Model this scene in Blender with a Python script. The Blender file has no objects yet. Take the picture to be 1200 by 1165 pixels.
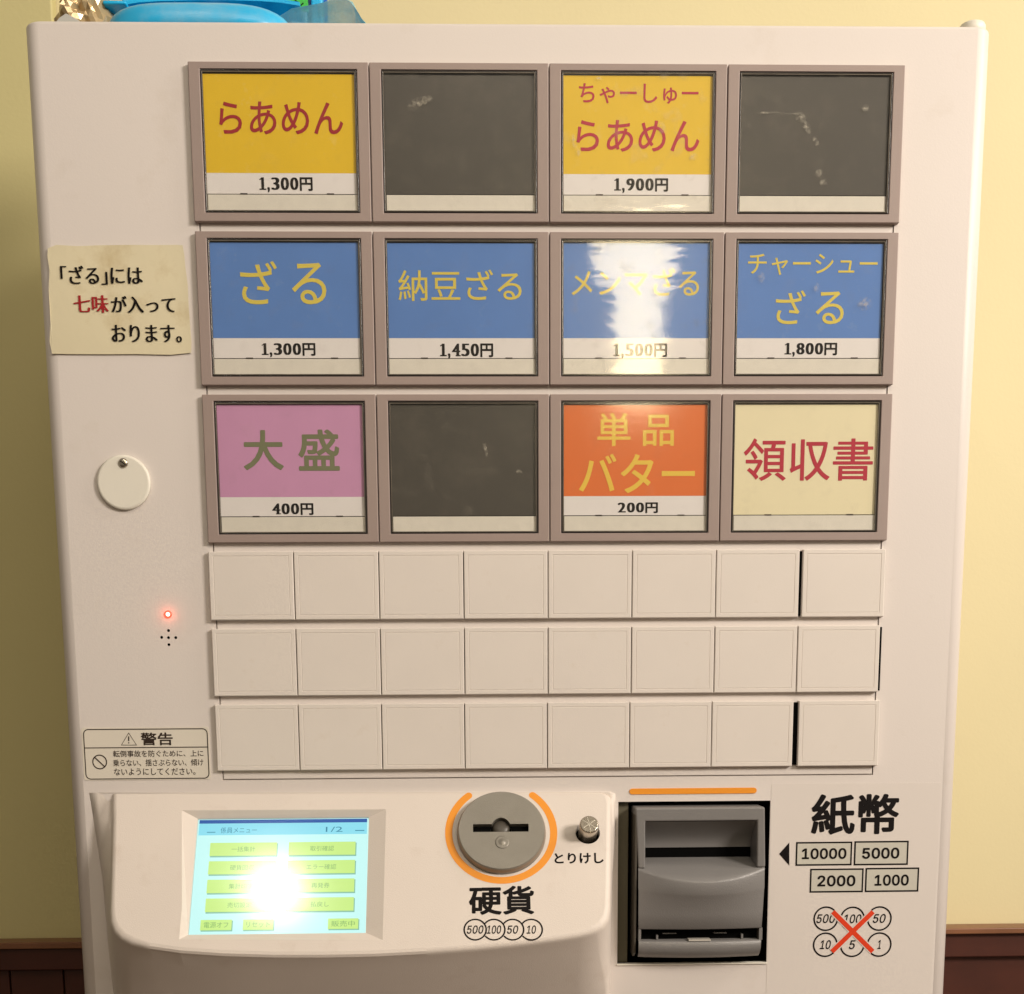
import bpy, bmesh, math, random
from mathutils import Vector, Matrix
random.seed(7)
S = bpy.context.scene
COL = S.collection
R = math.radians

# ------------------------------------------------------------------ camera
F, CX, CY = 1500.0, 600.0, 1050.0
CP = Vector((0.188848, -0.92974, -0.412885))
YAW, PITCH, ROLL = -0.024595, -0.159171, 0.006567
MR = Matrix.Rotation(YAW, 3, 'Z') @ Matrix.Rotation(PITCH, 3, 'X') @ Matrix.Rotation(ROLL, 3, 'Y')
cd = bpy.data.cameras.new('camera'); cam = bpy.data.objects.new('camera', cd); COL.objects.link(cam)
cd.sensor_fit = 'HORIZONTAL'; cd.sensor_width = 36.0; cd.lens = F / 1200 * 36
cd.shift_y = (CY - 582.5) / 1200
cd.clip_start = 0.01; cd.clip_end = 100
cam.matrix_world = Matrix.Translation(CP) @ (MR @ Matrix.Rotation(R(90), 3, 'X')).to_4x4()
S.camera = cam

# ------------------------------------------------------------------ light
S.view_settings.view_transform = 'Standard'
S.view_settings.look = 'None'
S.view_settings.exposure = 0.16
S.view_settings.gamma = 1.0
S.cycles.max_bounces = 7; S.cycles.transparent_max_bounces = 12; S.cycles.caustics_reflective = False; S.cycles.caustics_refractive = False
W = bpy.data.worlds.new('World'); S.world = W; W.use_nodes = True
bg = W.node_tree.nodes['Background']
bg.inputs[0].default_value = (1.0, 0.85, 0.66, 1); bg.inputs[1].default_value = 0.21

def area(name, loc, target, sx, sy, power, col):
    l = bpy.data.lights.new(name, 'AREA'); l.shape = 'RECTANGLE'; l.size = sx; l.size_y = sy
    l.energy = power; l.color = col
    o = bpy.data.objects.new(name, l); COL.objects.link(o); o.location = loc
    o.rotation_euler = (Vector(target) - Vector(loc)).to_track_quat('-Z', 'Y').to_euler()
    return o
area('ceiling_light', (2.2, -1.75, 0.70), (0.35, 0.1, -0.4), 0.7, 0.5, 60, (1.0, 0.895, 0.79))
area('wall_side_light', (1.75, -0.40, 0.70), (0.5, 0.4, -0.2), 0.35, 0.35, 8.0, (1.0, 0.90, 0.77))
area('ceiling_light', (0.55, -1.9, 1.25), (0.2, 0, -0.3), 1.0, 0.5, 9, (1.0, 0.87, 0.70))

# ------------------------------------------------------------------ pixel helpers
def ray(px, py):
    return MR @ Vector(((px - CX) / F, 1, -(py - CY) / F))
def P(px, py, Y=0.0):                       # point of the vertical plane y=Y seen at a photo pixel
    d = ray(px, py); t = (Y - CP.y) / d.y
    return CP + d * t
TILT = R(32); Z0 = -0.4842; BODY = 0.004
FN = Vector((0, -math.cos(TILT), math.sin(TILT)))      # console face normal
FS = Vector((0, -math.sin(TILT), -math.cos(TILT)))     # down the console face
FO = Vector((0, BODY - 0.002, Z0))
def FP(px, py, off=0.0):                    # (x, s) on the console face
    d = ray(px, py); p0 = FO + FN * off
    k = (p0 - CP).dot(FN) / d.dot(FN); q = CP + d * k
    return q.x, (q - p0).dot(FS)
def FW(x, s, off=0.0):
    return FO + Vector((x, 0, 0)) + FS * s + FN * off

# ------------------------------------------------------------------ materials
def srgb(r, g, b):
    f = lambda c: (c / 255 / 12.92) if c / 255 <= 0.04045 else ((c / 255 + 0.055) / 1.055) ** 2.4
    return (f(r), f(g), f(b), 1)
def mat(name, col, rough=0.5, metal=0.0, noise=0.06, scale=14, bump=0.0, bscale=400, spec=0.5, emit=None, es=0.0, rough_var=0.0, dirt=None):
    m = bpy.data.materials.new(name); m.use_nodes = True
    nt = m.node_tree; N = nt.nodes; L = nt.links; b = N['Principled BSDF']
    b.inputs['Roughness'].default_value = rough; b.inputs['Metallic'].default_value = metal
    b.inputs['Specular IOR Level'].default_value = spec
    tc = N.new('ShaderNodeTexCoord'); 
    geo = N.new('ShaderNodeNewGeometry')
    n = N.new('ShaderNodeTexNoise'); n.inputs['Scale'].default_value = scale; n.inputs['Detail'].default_value = 5
    L.new(geo.outputs['Position'], n.inputs['Vector'])
    mx = N.new('ShaderNodeMix'); mx.data_type = 'RGBA'
    c2 = tuple(max(0, c * (1 - noise * 2)) for c in col[:3]) + (1,)
    c1 = tuple(min(1, c * (1 + noise)) for c in col[:3]) + (1,)
    mx.inputs[6].default_value = c2; mx.inputs[7].default_value = c1
    L.new(n.outputs['Fac'], mx.inputs[0])
    last = mx.outputs[2]
    if dirt:
        dcol, dscale, dlo, dhi, damt = dirt
        n2 = N.new('ShaderNodeTexNoise'); n2.inputs['Scale'].default_value = dscale; n2.inputs['Detail'].default_value = 8
        n2.inputs['Roughness'].default_value = 0.65
        L.new(geo.outputs['Position'], n2.inputs['Vector'])
        mr = N.new('ShaderNodeMapRange'); mr.inputs[1].default_value = dlo; mr.inputs[2].default_value = dhi; mr.inputs[4].default_value = damt
        L.new(n2.outputs['Fac'], mr.inputs[0])
        m3 = N.new('ShaderNodeMix'); m3.data_type = 'RGBA'; m3.inputs[7].default_value = dcol
        L.new(mr.outputs[0], m3.inputs[0]); L.new(last, m3.inputs[6]); last = m3.outputs[2]
    L.new(last, b.inputs['Base Color'])
    if bump:
        bn = N.new('ShaderNodeTexNoise'); bn.inputs['Scale'].default_value = bscale; bn.inputs['Detail'].default_value = 3
        L.new(geo.outputs['Position'], bn.inputs['Vector'])
        bp = N.new('ShaderNodeBump'); bp.inputs['Strength'].default_value = bump; bp.inputs['Distance'].default_value = 0.0006
        L.new(bn.outputs['Fac'], bp.inputs['Height']); L.new(bp.outputs[0], b.inputs['Normal'])
    if rough_var:
        mr = N.new('ShaderNodeMapRange'); mr.inputs[3].default_value = max(0.02, rough - rough_var); mr.inputs[4].default_value = rough + rough_var
        L.new(n.outputs['Fac'], mr.inputs[0]); L.new(mr.outputs[0], b.inputs['Roughness'])
    if emit:
        b.inputs['Emission Color'].default_value = emit; b.inputs['Emission Strength'].default_value = es
    return m

BODYC = (0.73, 0.675, 0.64, 1)
M = {}
M['body'] = mat('cream_painted_steel', BODYC, 0.42, noise=0.02, scale=9, bump=0.10, bscale=900, dirt=((0.45, 0.36, 0.24, 1), 22, 0.60, 0.85, 0.25))
M['panel'] = mat('off_white_panel', (0.72, 0.67, 0.61, 1), 0.5, noise=0.03, scale=12, bump=0.08, bscale=800)
M['blank'] = mat('cream_button_plastic', (0.73, 0.675, 0.625, 1), 0.48, noise=0.025, scale=30, bump=0.10, bscale=1200, dirt=((0.5, 0.40, 0.28, 1), 60, 0.60, 0.8, 0.25))
M['frame'] = mat('mauve_grey_plastic', (0.335, 0.262, 0.238, 1), 0.42, noise=0.04, scale=30, bump=0.15, bscale=1500)
M['well'] = mat('black_plastic', (0.018, 0.015, 0.014, 1), 0.35)
M['console'] = mat('console_plastic', (0.73, 0.66, 0.60, 1), 0.5, noise=0.03, scale=18, bump=0.25, bscale=1400, dirt=((0.46, 0.35, 0.27, 1), 35, 0.58, 0.82, 0.30))
M['decal'] = mat('decal_sheet', (0.72, 0.665, 0.625, 1), 0.4, noise=0.02, bump=0.05)
M['yellow'] = mat('yellow_card', (0.84, 0.55, 0.004, 1), 0.6, noise=0.04, scale=40, dirt=((0.85, 0.72, 0.35, 1), 90, 0.6, 0.75, 0.25))
M['blue'] = mat('blue_card', (0.095, 0.235, 0.60, 1), 0.6, noise=0.05, scale=40, dirt=((0.3, 0.4, 0.55, 1), 90, 0.6, 0.78, 0.25))
M['pink'] = mat('pink_card', (0.64, 0.31, 0.52, 1), 0.6, noise=0.04, scale=40)
M['orange'] = mat('orange_card', (0.80, 0.17, 0.02, 1), 0.6, noise=0.05, scale=20)
M['cream'] = mat('cream_card', (0.88, 0.80, 0.52, 1), 0.6, noise=0.03, scale=40)
M['dark'] = mat('dark_grey_card', (0.066, 0.059, 0.048, 1), 0.35, noise=0.10, scale=12, dirt=((0.15, 0.13, 0.10, 1), 30, 0.5, 0.8, 0.30))
M['white'] = mat('white_card', (0.86, 0.82, 0.79, 1), 0.55, noise=0.03, scale=60)
M['holder'] = mat('label_holder', (0.80, 0.76, 0.66, 1), 0.35, noise=0.05, scale=120, bump=0.2, bscale=500)
M['t_red'] = mat('dark_red_ink', (0.36, 0.002, 0.008, 1), 0.6)
M['t_magenta'] = mat('crimson_ink', (0.50, 0.002, 0.030, 1), 0.6)
M['t_yellow'] = mat('yellow_ink', (0.74, 0.60, 0.09, 1), 0.6)
M['t_oyellow'] = mat('amber_ink', (0.90, 0.60, 0.06, 1), 0.6)
M['t_green'] = mat('olive_green_ink', (0.19, 0.20, 0.10, 1), 0.6)
M['ink'] = mat('black_ink', (0.006, 0.004, 0.004, 1), 0.6, spec=0.15)
M['ink2'] = mat('brown_black_ink', (0.035, 0.022, 0.016, 1), 0.6, spec=0.2)
M['orange_ink'] = mat('orange_ink', (0.85, 0.31, 0.02, 1), 0.45, noise=0.03)
M['red_ink'] = mat('red_ink', (0.74, 0.055, 0.015, 1), 0.6, spec=0.2)
M['greybox'] = mat('pale_grey_print', (0.58, 0.56, 0.49, 1), 0.5)
M['grey'] = mat('grey_plastic', (0.215, 0.208, 0.205, 1), 0.28, noise=0.06, scale=30, bump=0.35, bscale=1500)
M['greydark'] = mat('dark_grey_plastic', (0.075, 0.065, 0.052, 1), 0.4, noise=0.1)
M['coin'] = mat('grey_metallic_plastic', (0.28, 0.262, 0.225, 1), 0.33, metal=0.35, noise=0.08, scale=60, bump=0.35, bscale=1500)
M['black'] = mat('slot_black', (0.004, 0.004, 0.004, 1), 0.8, spec=0.02)
M['steel'] = mat('brushed_steel', (0.55, 0.50, 0.42, 1), 0.24, metal=1.0, noise=0.05, scale=200, bump=0.05, bscale=1200)
M['tag'] = mat('white_plastic_disc', (0.80, 0.77, 0.68, 1), 0.45, noise=0.02)
M['paper'] = mat('aged_paper', (0.74, 0.67, 0.47, 1), 0.36, noise=0.04, scale=25, bump=0.9, bscale=38, dirt=((0.48, 0.36, 0.17, 1), 26, 0.52, 0.72, 0.6))
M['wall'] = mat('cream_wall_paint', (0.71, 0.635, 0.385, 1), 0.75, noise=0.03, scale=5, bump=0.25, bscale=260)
M['wall_shaded'] = mat('shaded_cream_wall_paint', (0.62, 0.56, 0.28, 1), 0.75, noise=0.03, scale=5, bump=0.25, bscale=260)  # wall paint with the left side's shade put into a darker olive
M['wood'] = mat('dark_wood', (0.068, 0.016, 0.008, 1), 0.45, noise=0.25, scale=20)
M['woodcap'] = mat('wood_cap', (0.22, 0.095, 0.045, 1), 0.4, noise=0.2, scale=20)
M['rim'] = mat('glossy_dark_plastic', (0.03, 0.025, 0.022, 1), 0.14, spec=0.9)
M['edge'] = mat('pale_edge_highlight', (0.22, 0.19, 0.15, 1), 0.15, noise=0.4, scale=60, spec=0.9)  # pale tone carries the highlight along the film edge

def lines_grain(m):                        # stretch the colour noise along the boards
    pass

# glossy clear cover film: transparent, with a real dielectric reflection
def film(name, wrinkle, rough):
    m = bpy.data.materials.new(name); m.use_nodes = True; nt = m.node_tree; N = nt.nodes; L = nt.links
    for n in list(N): N.remove(n)
    out = N.new('ShaderNodeOutputMaterial'); tr = N.new('ShaderNodeBsdfTransparent'); gl = N.new('ShaderNodeBsdfGlossy')
    gl.inputs['Roughness'].default_value = rough
    tr.inputs[0].default_value = (1, 1, 1, 1)
    mix = N.new('ShaderNodeMixShader'); fr = N.new('ShaderNodeFresnel')
    geo = N.new('ShaderNodeNewGeometry')
    io = N.new('ShaderNodeMapRange'); io.inputs[3].default_value = 1.5; io.inputs[4].default_value = 1/1.5   # same reflectance from both faces
    L.new(geo.outputs['Backfacing'], io.inputs[0]); L.new(io.outputs[0], fr.inputs[0])
    mp = N.new('ShaderNodeMapping'); mp.inputs['Scale'].default_value = (0.55, 1, 2.2)
    n1 = N.new('ShaderNodeTexNoise'); n1.inputs['Scale'].default_value = 30; n1.inputs['Detail'].default_value = 2
    L.new(geo.outputs['Position'], mp.inputs[0]); L.new(mp.outputs[0], n1.inputs['Vector'])
    bp = N.new('ShaderNodeBump'); bp.inputs['Strength'].default_value = wrinkle; bp.inputs['Distance'].default_value = 0.002
    L.new(n1.outputs['Fac'], bp.inputs['Height'])
    g2 = N.new('ShaderNodeBsdfGlossy'); g2.inputs['Roughness'].default_value = 0.24
    gm = N.new('ShaderNodeMixShader'); gm.inputs[0].default_value = 0.38 if wrinkle > 0.05 else 0.10
    L.new(gl.outputs[0], gm.inputs[1]); L.new(g2.outputs[0], gm.inputs[2])
    L.new(bp.outputs[0], gl.inputs['Normal'])
    L.new(fr.outputs[0], mix.inputs[0]); L.new(tr.outputs[0], mix.inputs[1]); L.new(gm.outputs[0], mix.inputs[2])
    # patches of faint haze and dust on the film
    df = N.new('ShaderNodeBsdfDiffuse'); df.inputs[0].default_value = (0.75, 0.68, 0.55, 1)
    n2 = N.new('ShaderNodeTexNoise'); n2.inputs['Scale'].default_value = 75; n2.inputs['Detail'].default_value = 6
    L.new(geo.outputs['Position'], n2.inputs['Vector'])
    mr = N.new('ShaderNodeMapRange'); mr.inputs[1].default_value = 0.56; mr.inputs[2].default_value = 0.80; mr.inputs[4].default_value = 0.12 if wrinkle > 0.05 else 0.03
    L.new(n2.outputs['Fac'], mr.inputs[0])
    mix2 = N.new('ShaderNodeMixShader'); L.new(mr.outputs[0], mix2.inputs[0]); L.new(mix.outputs[0], mix2.inputs[1]); L.new(df.outputs[0], mix2.inputs[2])
    L.new(mix2.outputs[0], out.inputs[0])
    return m
M['film'] = film('clear_cover', 0.03, 0.06)
M['film_wrinkled'] = film('clear_wrinkled_cover', 0.10, 0.05)
M['film_smooth'] = film('clear_smooth_cover', 0.015, 0.10)

def translucent(name, col, alpha, rough=0.25, bump=0.0, bscale=30, var=0.3):
    m = bpy.data.materials.new(name); m.use_nodes = True; nt = m.node_tree; N = nt.nodes; L = nt.links
    b = N['Principled BSDF']; b.inputs['Base Color'].default_value = col; b.inputs['Roughness'].default_value = rough
    geo = N.new('ShaderNodeNewGeometry'); n = N.new('ShaderNodeTexNoise'); n.inputs['Scale'].default_value = bscale; n.inputs['Detail'].default_value = 6
    L.new(geo.outputs['Position'], n.inputs['Vector'])
    mr = N.new('ShaderNodeMapRange'); mr.inputs[1].default_value = 0.35; mr.inputs[2].default_value = 0.65
    mr.inputs[3].default_value = max(0, alpha - var); mr.inputs[4].default_value = min(1, alpha + var)
    L.new(n.outputs['Fac'], mr.inputs[0]); L.new(mr.outputs[0], b.inputs['Alpha'])
    if bump:
        bp = N.new('ShaderNodeBump'); bp.inputs['Strength'].default_value = bump; bp.inputs['Distance'].default_value = 0.01
        L.new(n.outputs['Fac'], bp.inputs['Height']); L.new(bp.outputs[0], b.inputs['Normal'])
    return m
def blot():
    m = bpy.data.materials.new('dried_smudge'); m.use_nodes = True; nt = m.node_tree; N = nt.nodes; L = nt.links
    b = N['Principled BSDF']; b.inputs['Base Color'].default_value = (0.62, 0.57, 0.46, 1); b.inputs['Roughness'].default_value = 0.7
    tc = N.new('ShaderNodeTexCoord'); g = N.new('ShaderNodeTexGradient'); g.gradient_type = 'SPHERICAL'
    L.new(tc.outputs['Object'], g.inputs[0])
    geo = N.new('ShaderNodeNewGeometry'); n = N.new('ShaderNodeTexNoise'); n.inputs['Scale'].default_value = 420; n.inputs['Detail'].default_value = 5
    L.new(geo.outputs['Position'], n.inputs['Vector'])
    mr = N.new('ShaderNodeMapRange'); mr.inputs[1].default_value = 0.36; mr.inputs[2].default_value = 0.66
    L.new(n.outputs['Fac'], mr.inputs[0])
    mu = N.new('ShaderNodeMath'); mu.operation = 'MULTIPLY'; L.new(g.outputs['Fac'], mu.inputs[0]); L.new(mr.outputs[0], mu.inputs[1])
    m2 = N.new('ShaderNodeMath'); m2.operation = 'MULTIPLY'; m2.use_clamp = True; m2.inputs[1].default_value = 0.62
    L.new(mu.outputs[0], m2.inputs[0]); L.new(m2.outputs[0], b.inputs['Alpha'])
    return m
M['smudge'] = blot()

# ------------------------------------------------------------------ mesh helpers
def link(name, me, m=None, parent=None, smooth=False):
    o = bpy.data.objects.new(name, me); COL.objects.link(o)
    if m: me.materials.clear(); me.materials.append(m)
    if parent: o.parent = parent
    if smooth:
        for p in me.polygons: p.use_smooth = True
    return o
def obj(name, bm, m, parent=None, smooth=False, bevel=0.0, seg=2, label=None):
    bmesh.ops.recalc_face_normals(bm, faces=bm.faces)
    me = bpy.data.meshes.new(name); bm.to_mesh(me); bm.free()
    o = link(name, me, m, parent, smooth)
    if bevel:
        b = o.modifiers.new('b', 'BEVEL'); b.width = bevel; b.segments = seg; b.limit_method = 'ANGLE'; b.angle_limit = R(35)
        for p in me.polygons: p.use_smooth = True
        b.harden_normals = True
    if label: o['label'] = label
    return o
def box(bm, x0, x1, y0, y1, z0, z1):
    v = [bm.verts.new(p) for p in ((x0,y0,z0),(x1,y0,z0),(x1,y1,z0),(x0,y1,z0),(x0,y0,z1),(x1,y0,z1),(x1,y1,z1),(x0,y1,z1))]
    for f in ((0,1,2,3),(4,7,6,5),(0,4,5,1),(1,5,6,2),(2,6,7,3),(3,7,4,0)): bm.faces.new([v[i] for i in f])
    return v
def boxo(name, x0, x1, y0, y1, z0, z1, m, parent=None, bevel=0.0, label=None):
    bm = bmesh.new(); box(bm, min(x0,x1), max(x0,x1), min(y0,y1), max(y0,y1), min(z0,z1), max(z0,z1))
    return obj(name, bm, m, parent, bevel=bevel, label=label)
def prism(bm, pts, d):                     # pts: 3D polygon, d: extrusion vector
    n = len(pts); a = [bm.verts.new(p) for p in pts]; b = [bm.verts.new(Vector(p) + d) for p in pts]
    bm.faces.new(a); bm.faces.new(b[::-1])
    for i in range(n): bm.faces.new((a[i], a[(i+1) % n], b[(i+1) % n], b[i]))
def loft(bm, rings, close=True, cap0=False, cap1=False):
    vs = [[bm.verts.new(p) for p in r] for r in rings]; n = len(rings[0])
    for a, b in zip(vs, vs[1:]):
        for i in range(n if close else n - 1):
            bm.faces.new((a[i], a[(i+1) % n], b[(i+1) % n], b[i]))
    if cap0: bm.faces.new(vs[0][::-1])
    if cap1: bm.faces.new(vs[-1])
    return vs
def circle(c, u, v, r, n=40, r2=None):
    r2 = r2 or r
    return [c + u * (r * math.cos(2*math.pi*i/n)) + v * (r2 * math.sin(2*math.pi*i/n)) for i in range(n)]
VX, VY, VZ = Vector((1,0,0)), Vector((0,1,0)), Vector((0,0,1))
def lathe(bm, c, axis, u, prof, n=40, cap=True):
    v = axis.cross(u)
    loft(bm, [circle(c + axis * h, u, v, r, n) for r, h in prof], True, cap, cap)
def boolean(o, cutters):
    for c in cutters:
        md = o.modifiers.new('cut', 'BOOLEAN'); md.operation = 'DIFFERENCE'; md.object = c; md.solver = 'EXACT'
    dg = bpy.context.evaluated_depsgraph_get(); dg.update()
    me = bpy.data.meshes.new_from_object(o.evaluated_get(dg))
    o.modifiers.clear(); o.data = me
    for c in cutters: bpy.data.objects.remove(c, do_unlink=True)

# ------------------------------------------------------------------ lettering
PRICE = [False]
import os
try: SANS = bpy.data.fonts.load(os.path.join(bpy.utils.system_resource('DATAFILES'), 'fonts', 'Inter.woff2'))   # ships with Blender
except Exception: SANS = None
def glyph_mesh(txt, offset=0.0, shear=0.0, res=4):
    c = bpy.data.curves.new('t', 'FONT'); c.body = txt
    if SANS and txt.isascii() and txt.isdigit() and len(txt) > 0 and not PRICE[0]: c.font = SANS
    c.offset = offset; c.shear = shear; c.resolution_u = res
    c.fill_mode = 'FRONT'
    o = bpy.data.objects.new('t', c); COL.objects.link(o)
    dg = bpy.context.evaluated_depsgraph_get(); dg.update()
    me = bpy.data.meshes.new_from_object(o.evaluated_get(dg))
    V = [(v.co.x, v.co.y) for v in me.vertices]; Fc = [tuple(p.vertices) for p in me.polygons]
    bpy.data.objects.remove(o, do_unlink=True); bpy.data.curves.remove(c); bpy.data.meshes.remove(me)
    return V, Fc
def fat(V, Fc, r):                          # heavier strokes: copies shifted round a small circle
    if r <= 0.004: return V, Fc, None
    VV, FF, LL = [], [], []
    for k in range(8):
        a = 2*math.pi*k/8 + 0.39; b = len(VV)
        VV += [(x+r*math.cos(a), y+r*math.sin(a)) for x, y in V]; FF += [tuple(i+b for i in f) for f in Fc]; LL += [k*0.6]*len(V)
    return VV, FF, LL
def bbox(V):
    xs = [v[0] for v in V]; ys = [v[1] for v in V]
    return min(xs), max(xs), min(ys), max(ys)
def to_box(V, bx):                          # unit text -> (x0,x1,z0,z1)
    a, b, c, d = bbox(V); x0, x1, z0, z1 = bx
    sx = (x1-x0)/max(1e-9, b-a); sz = (z1-z0)/max(1e-9, d-c)
    return [(x0+(x-a)*sx, z0+(y-c)*sz) for x, y in V]
def mincho(txt, offset=-0.008, smear=0.038, n=5):   # thin horizontals, heavy verticals
    V, Fc = glyph_mesh(txt, offset)
    VV, FF, LL = [], [], []
    for k in range(n):
        dx = smear * (k/(n-1) * 2 - 1); b = len(VV)
        VV += [(x+dx, y) for x, y in V]; FF += [tuple(i+b for i in f) for f in Fc]; LL += [k]*len(V)
    return VV, FF, LL
def price_text(txt, bx):                    # heavy slab-serif numerals, assembled sign by sign
    PRICE[0] = True
    wd = {',': 0.30, '円': 1.02, '1': 0.56}
    tot = sum(wd.get(c, 0.66) for c in txt); x0, x1, z0, z1 = bx; u = (x1-x0)/tot; h = z1-z0
    x = x0; VV, FF, LL = [], [], []
    def add(V, Fc, L): 
        b = len(VV); VV.extend(V); FF.extend(tuple(i+b for i in f) for f in Fc); LL.extend(L)
    def rect(a, b, c, d): add([(a,c),(b,c),(b,d),(a,d)], [(0,1,2,3)], [5]*4)
    for ch in txt:
        w = wd.get(ch, 0.66)*u
        if ch == '1':
            m = x+w*0.52; t = w*0.17
            rect(m-t, m+t, z0, z1); rect(x+w*0.10, x+w*0.94, z0, z0+h*0.10)
            add([(x+w*0.12, z1-h*0.22), (m-t, z1-h*0.16), (m+t, z1), (m-t*0.4, z1), (x+w*0.12, z1-h*0.15)], [(0,1,2,3,4)], [4]*5)
        else:
            if ch == '円': V, Fc, L = fat(*glyph_mesh(ch), 0.034)
            else: V, Fc, L = mincho(ch, -0.004, 0.050)
            if ch == ',': b2 = (x+w*0.15, x+w*0.75, z0-h*0.20, z0+h*0.22)
            else: b2 = (x+w*0.05, x+w*0.94, z0-(h*0.08 if ch == '円' else 0), z1+(h*0.02 if ch == '円' else 0))
            add(to_box(V, b2), Fc, L)
            if ch == '4': rect(x+w*0.45, x+w*0.98, z0, z0+h*0.09)
        x += w
    PRICE[0] = False
    return VV, FF, LL
def put(name, V, Fc, L, m, parent, place, label=None):
    me = bpy.data.meshes.new(name)
    me.from_pydata([place(x, y, (L[i] if L else 0) * 0.00001) for i, (x, y) in enumerate(V)], [], Fc)
    o = link(name, me, m, parent)
    if label: o['label'] = label
    return o
def pxbox(px, Y):                           # photo box -> (x0,x1,z0,z1) on the plane y=Y
    x0, x1, y0, y1 = px; ym = (y0+y1)/2; xm = (x0+x1)/2
    return P(x0, ym, Y).x, P(x1, ym, Y).x, P(xm, y1, Y).z, P(xm, y0, Y).z
def text_front(txt, px, Y, m, parent, offset=0.0, style=None, rot=0.0, shear=0.0, name='lettering'):
    bx = pxbox(px, Y)
    if style == 'price': V, Fc, L = price_text(txt, bx)
    elif style == 'mincho': V, Fc, L = mincho(txt); V = to_box(V, bx)
    else: V, Fc, L = fat(*glyph_mesh(txt, 0, shear), offset); V = to_box(V, bx)
    cx, cz = (bx[0]+bx[1])/2, (bx[2]+bx[3])/2; c, s = math.cos(rot), math.sin(rot)
    return put(name, V, Fc, L, m, parent, lambda x, z, e: (cx+(x-cx)*c-(z-cz)*s, Y-e, cz+(x-cx)*s+(z-cz)*c))
def text_face(txt, px, off, m, parent, offset=0.0, shear=0.0):
    x0, x1, y0, y1 = px; ym = (y0+y1)/2; xm = (x0+x1)/2
    bx = (FP(x0, ym)[0], FP(x1, ym)[0], -FP(xm, y1)[1], -FP(xm, y0)[1])
    V, Fc, L = fat(*glyph_mesh(txt, 0, shear), offset); V = to_box(V, bx)
    return put('lettering', V, Fc, L, m, parent, lambda x, z, e: FW(x, -z, off+e))

# thing / tag helpers
def thing(name, loc, label, cat, group=None):
    o = bpy.data.objects.new(name, None); COL.objects.link(o); o.empty_display_size = 0.05
    o['label'] = label; o['category'] = cat
    if group: o['group'] = group
    return o
def tag(o, label, cat):
    o['label'] = label; o['category'] = cat; return o

# ================================================================== SETTING
wall = boxo('wall', -1.6, 2.6, 0.40, 0.5, -1.5, 1.6, M['wall']); wall['kind'] = 'structure'
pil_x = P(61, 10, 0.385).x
pil = boxo('wall_pillar', -1.6, pil_x, 0.385, 0.3995, -1.5, 1.6, M['wall_shaded'], bevel=0.002); pil['kind'] = 'structure'
floor = boxo('floor', -3, 4, -4, 0.5, -1.35, -1.25, mat('brown_floor', (0.10, 0.065, 0.045, 1), 0.5)); floor['kind'] = 'structure'
wz = P(1160, 1085, 0.385).z
wain = bpy.data.objects.new('wainscot', None); COL.objects.link(wain); wain['kind'] = 'structure'
boxo('wainscot_cap', pil_x+0.0125, 2.6, 0.372, 0.3985, wz-0.0062, wz, M['woodcap'], wain, bevel=0.0012)
boxo('wainscot_cap', -1.6, pil_x+0.012, 0.360, 0.3845, wz-0.0085, wz-0.0015, M['woodcap'], wain, bevel=0.0012)
boxo('wainscot_rail', pil_x+0.0125, 2.6, 0.380, 0.3985, wz-0.0065-0.026, wz-0.0065, M['wood'], wain, bevel=0.0015)
boxo('wainscot_rail', -1.6, pil_x+0.012, 0.366, 0.3845, wz-0.009-0.023, wz-0.009, M['wood'], wain, bevel=0.0015)
x = pil_x + 0.0125
for k in range(26):
    if 8 <= k < 12: continue
    if k < 8: a, b2, y0, y1 = pil_x + 0.0125 + k*0.33, pil_x + 0.0125 + (k+1)*0.33, 0.390, 0.3985
    else: a, b2, y0, y1 = pil_x + 0.012 - (k-11)*0.055, pil_x + 0.012 - (k-12)*0.055, 0.376, 0.3845
    boxo('wainscot_board', a+0.0008, b2-0.0008, y0, y1, -1.3, wz-0.0335, M['wood'], wain, bevel=0.001)

# ================================================================== MACHINE BODY
mach = thing('ticket_machine', (0,0,0), 'tall cream food ticket vending machine with rows of coloured menu buttons', 'vending machine')
BL, BR, BT, BB, BD = -0.1085, 0.5400, 0.0262, -1.24, 0.33
rr = 0.011
def arc(cx, cy, a0, a1, r=rr, n=8): return [(cx+r*math.cos(a0+(a1-a0)*i/n), cy+r*math.sin(a0+(a1-a0)*i/n)) for i in range(n+1)]
pl = arc(BL+rr, BODY+rr, R(180), R(270)) + arc(BR-rr, BODY+rr, R(-90), R(0)) + [(BR, BD), (BL, BD)]
bm = bmesh.new()
def inset(pl, d):
    out = []
    cx = (BL+BR)/2; cy = (BODY+BD)/2
    for x, y in pl: out.append((x + (d if x < cx else -d), y + (d if y < cy else -d)))
    return out
rings = [[(x, y, BB) for x, y in pl], [(x, y, BT-0.0022) for x, y in pl]]
for k in range(1, 5):
    a = R(90)*k/4; d = 0.0022*(1-math.cos(a))
    rings.append([(x, y, BT-0.0022+0.0022*math.sin(a)) for x, y in inset(pl, d)])
loft(bm, rings, True, True, True)
body = obj('body', bm, M['body'], mach, smooth=True)
GW = 0.48
gx0, gx1 = 0.0035, GW-0.0035
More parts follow.
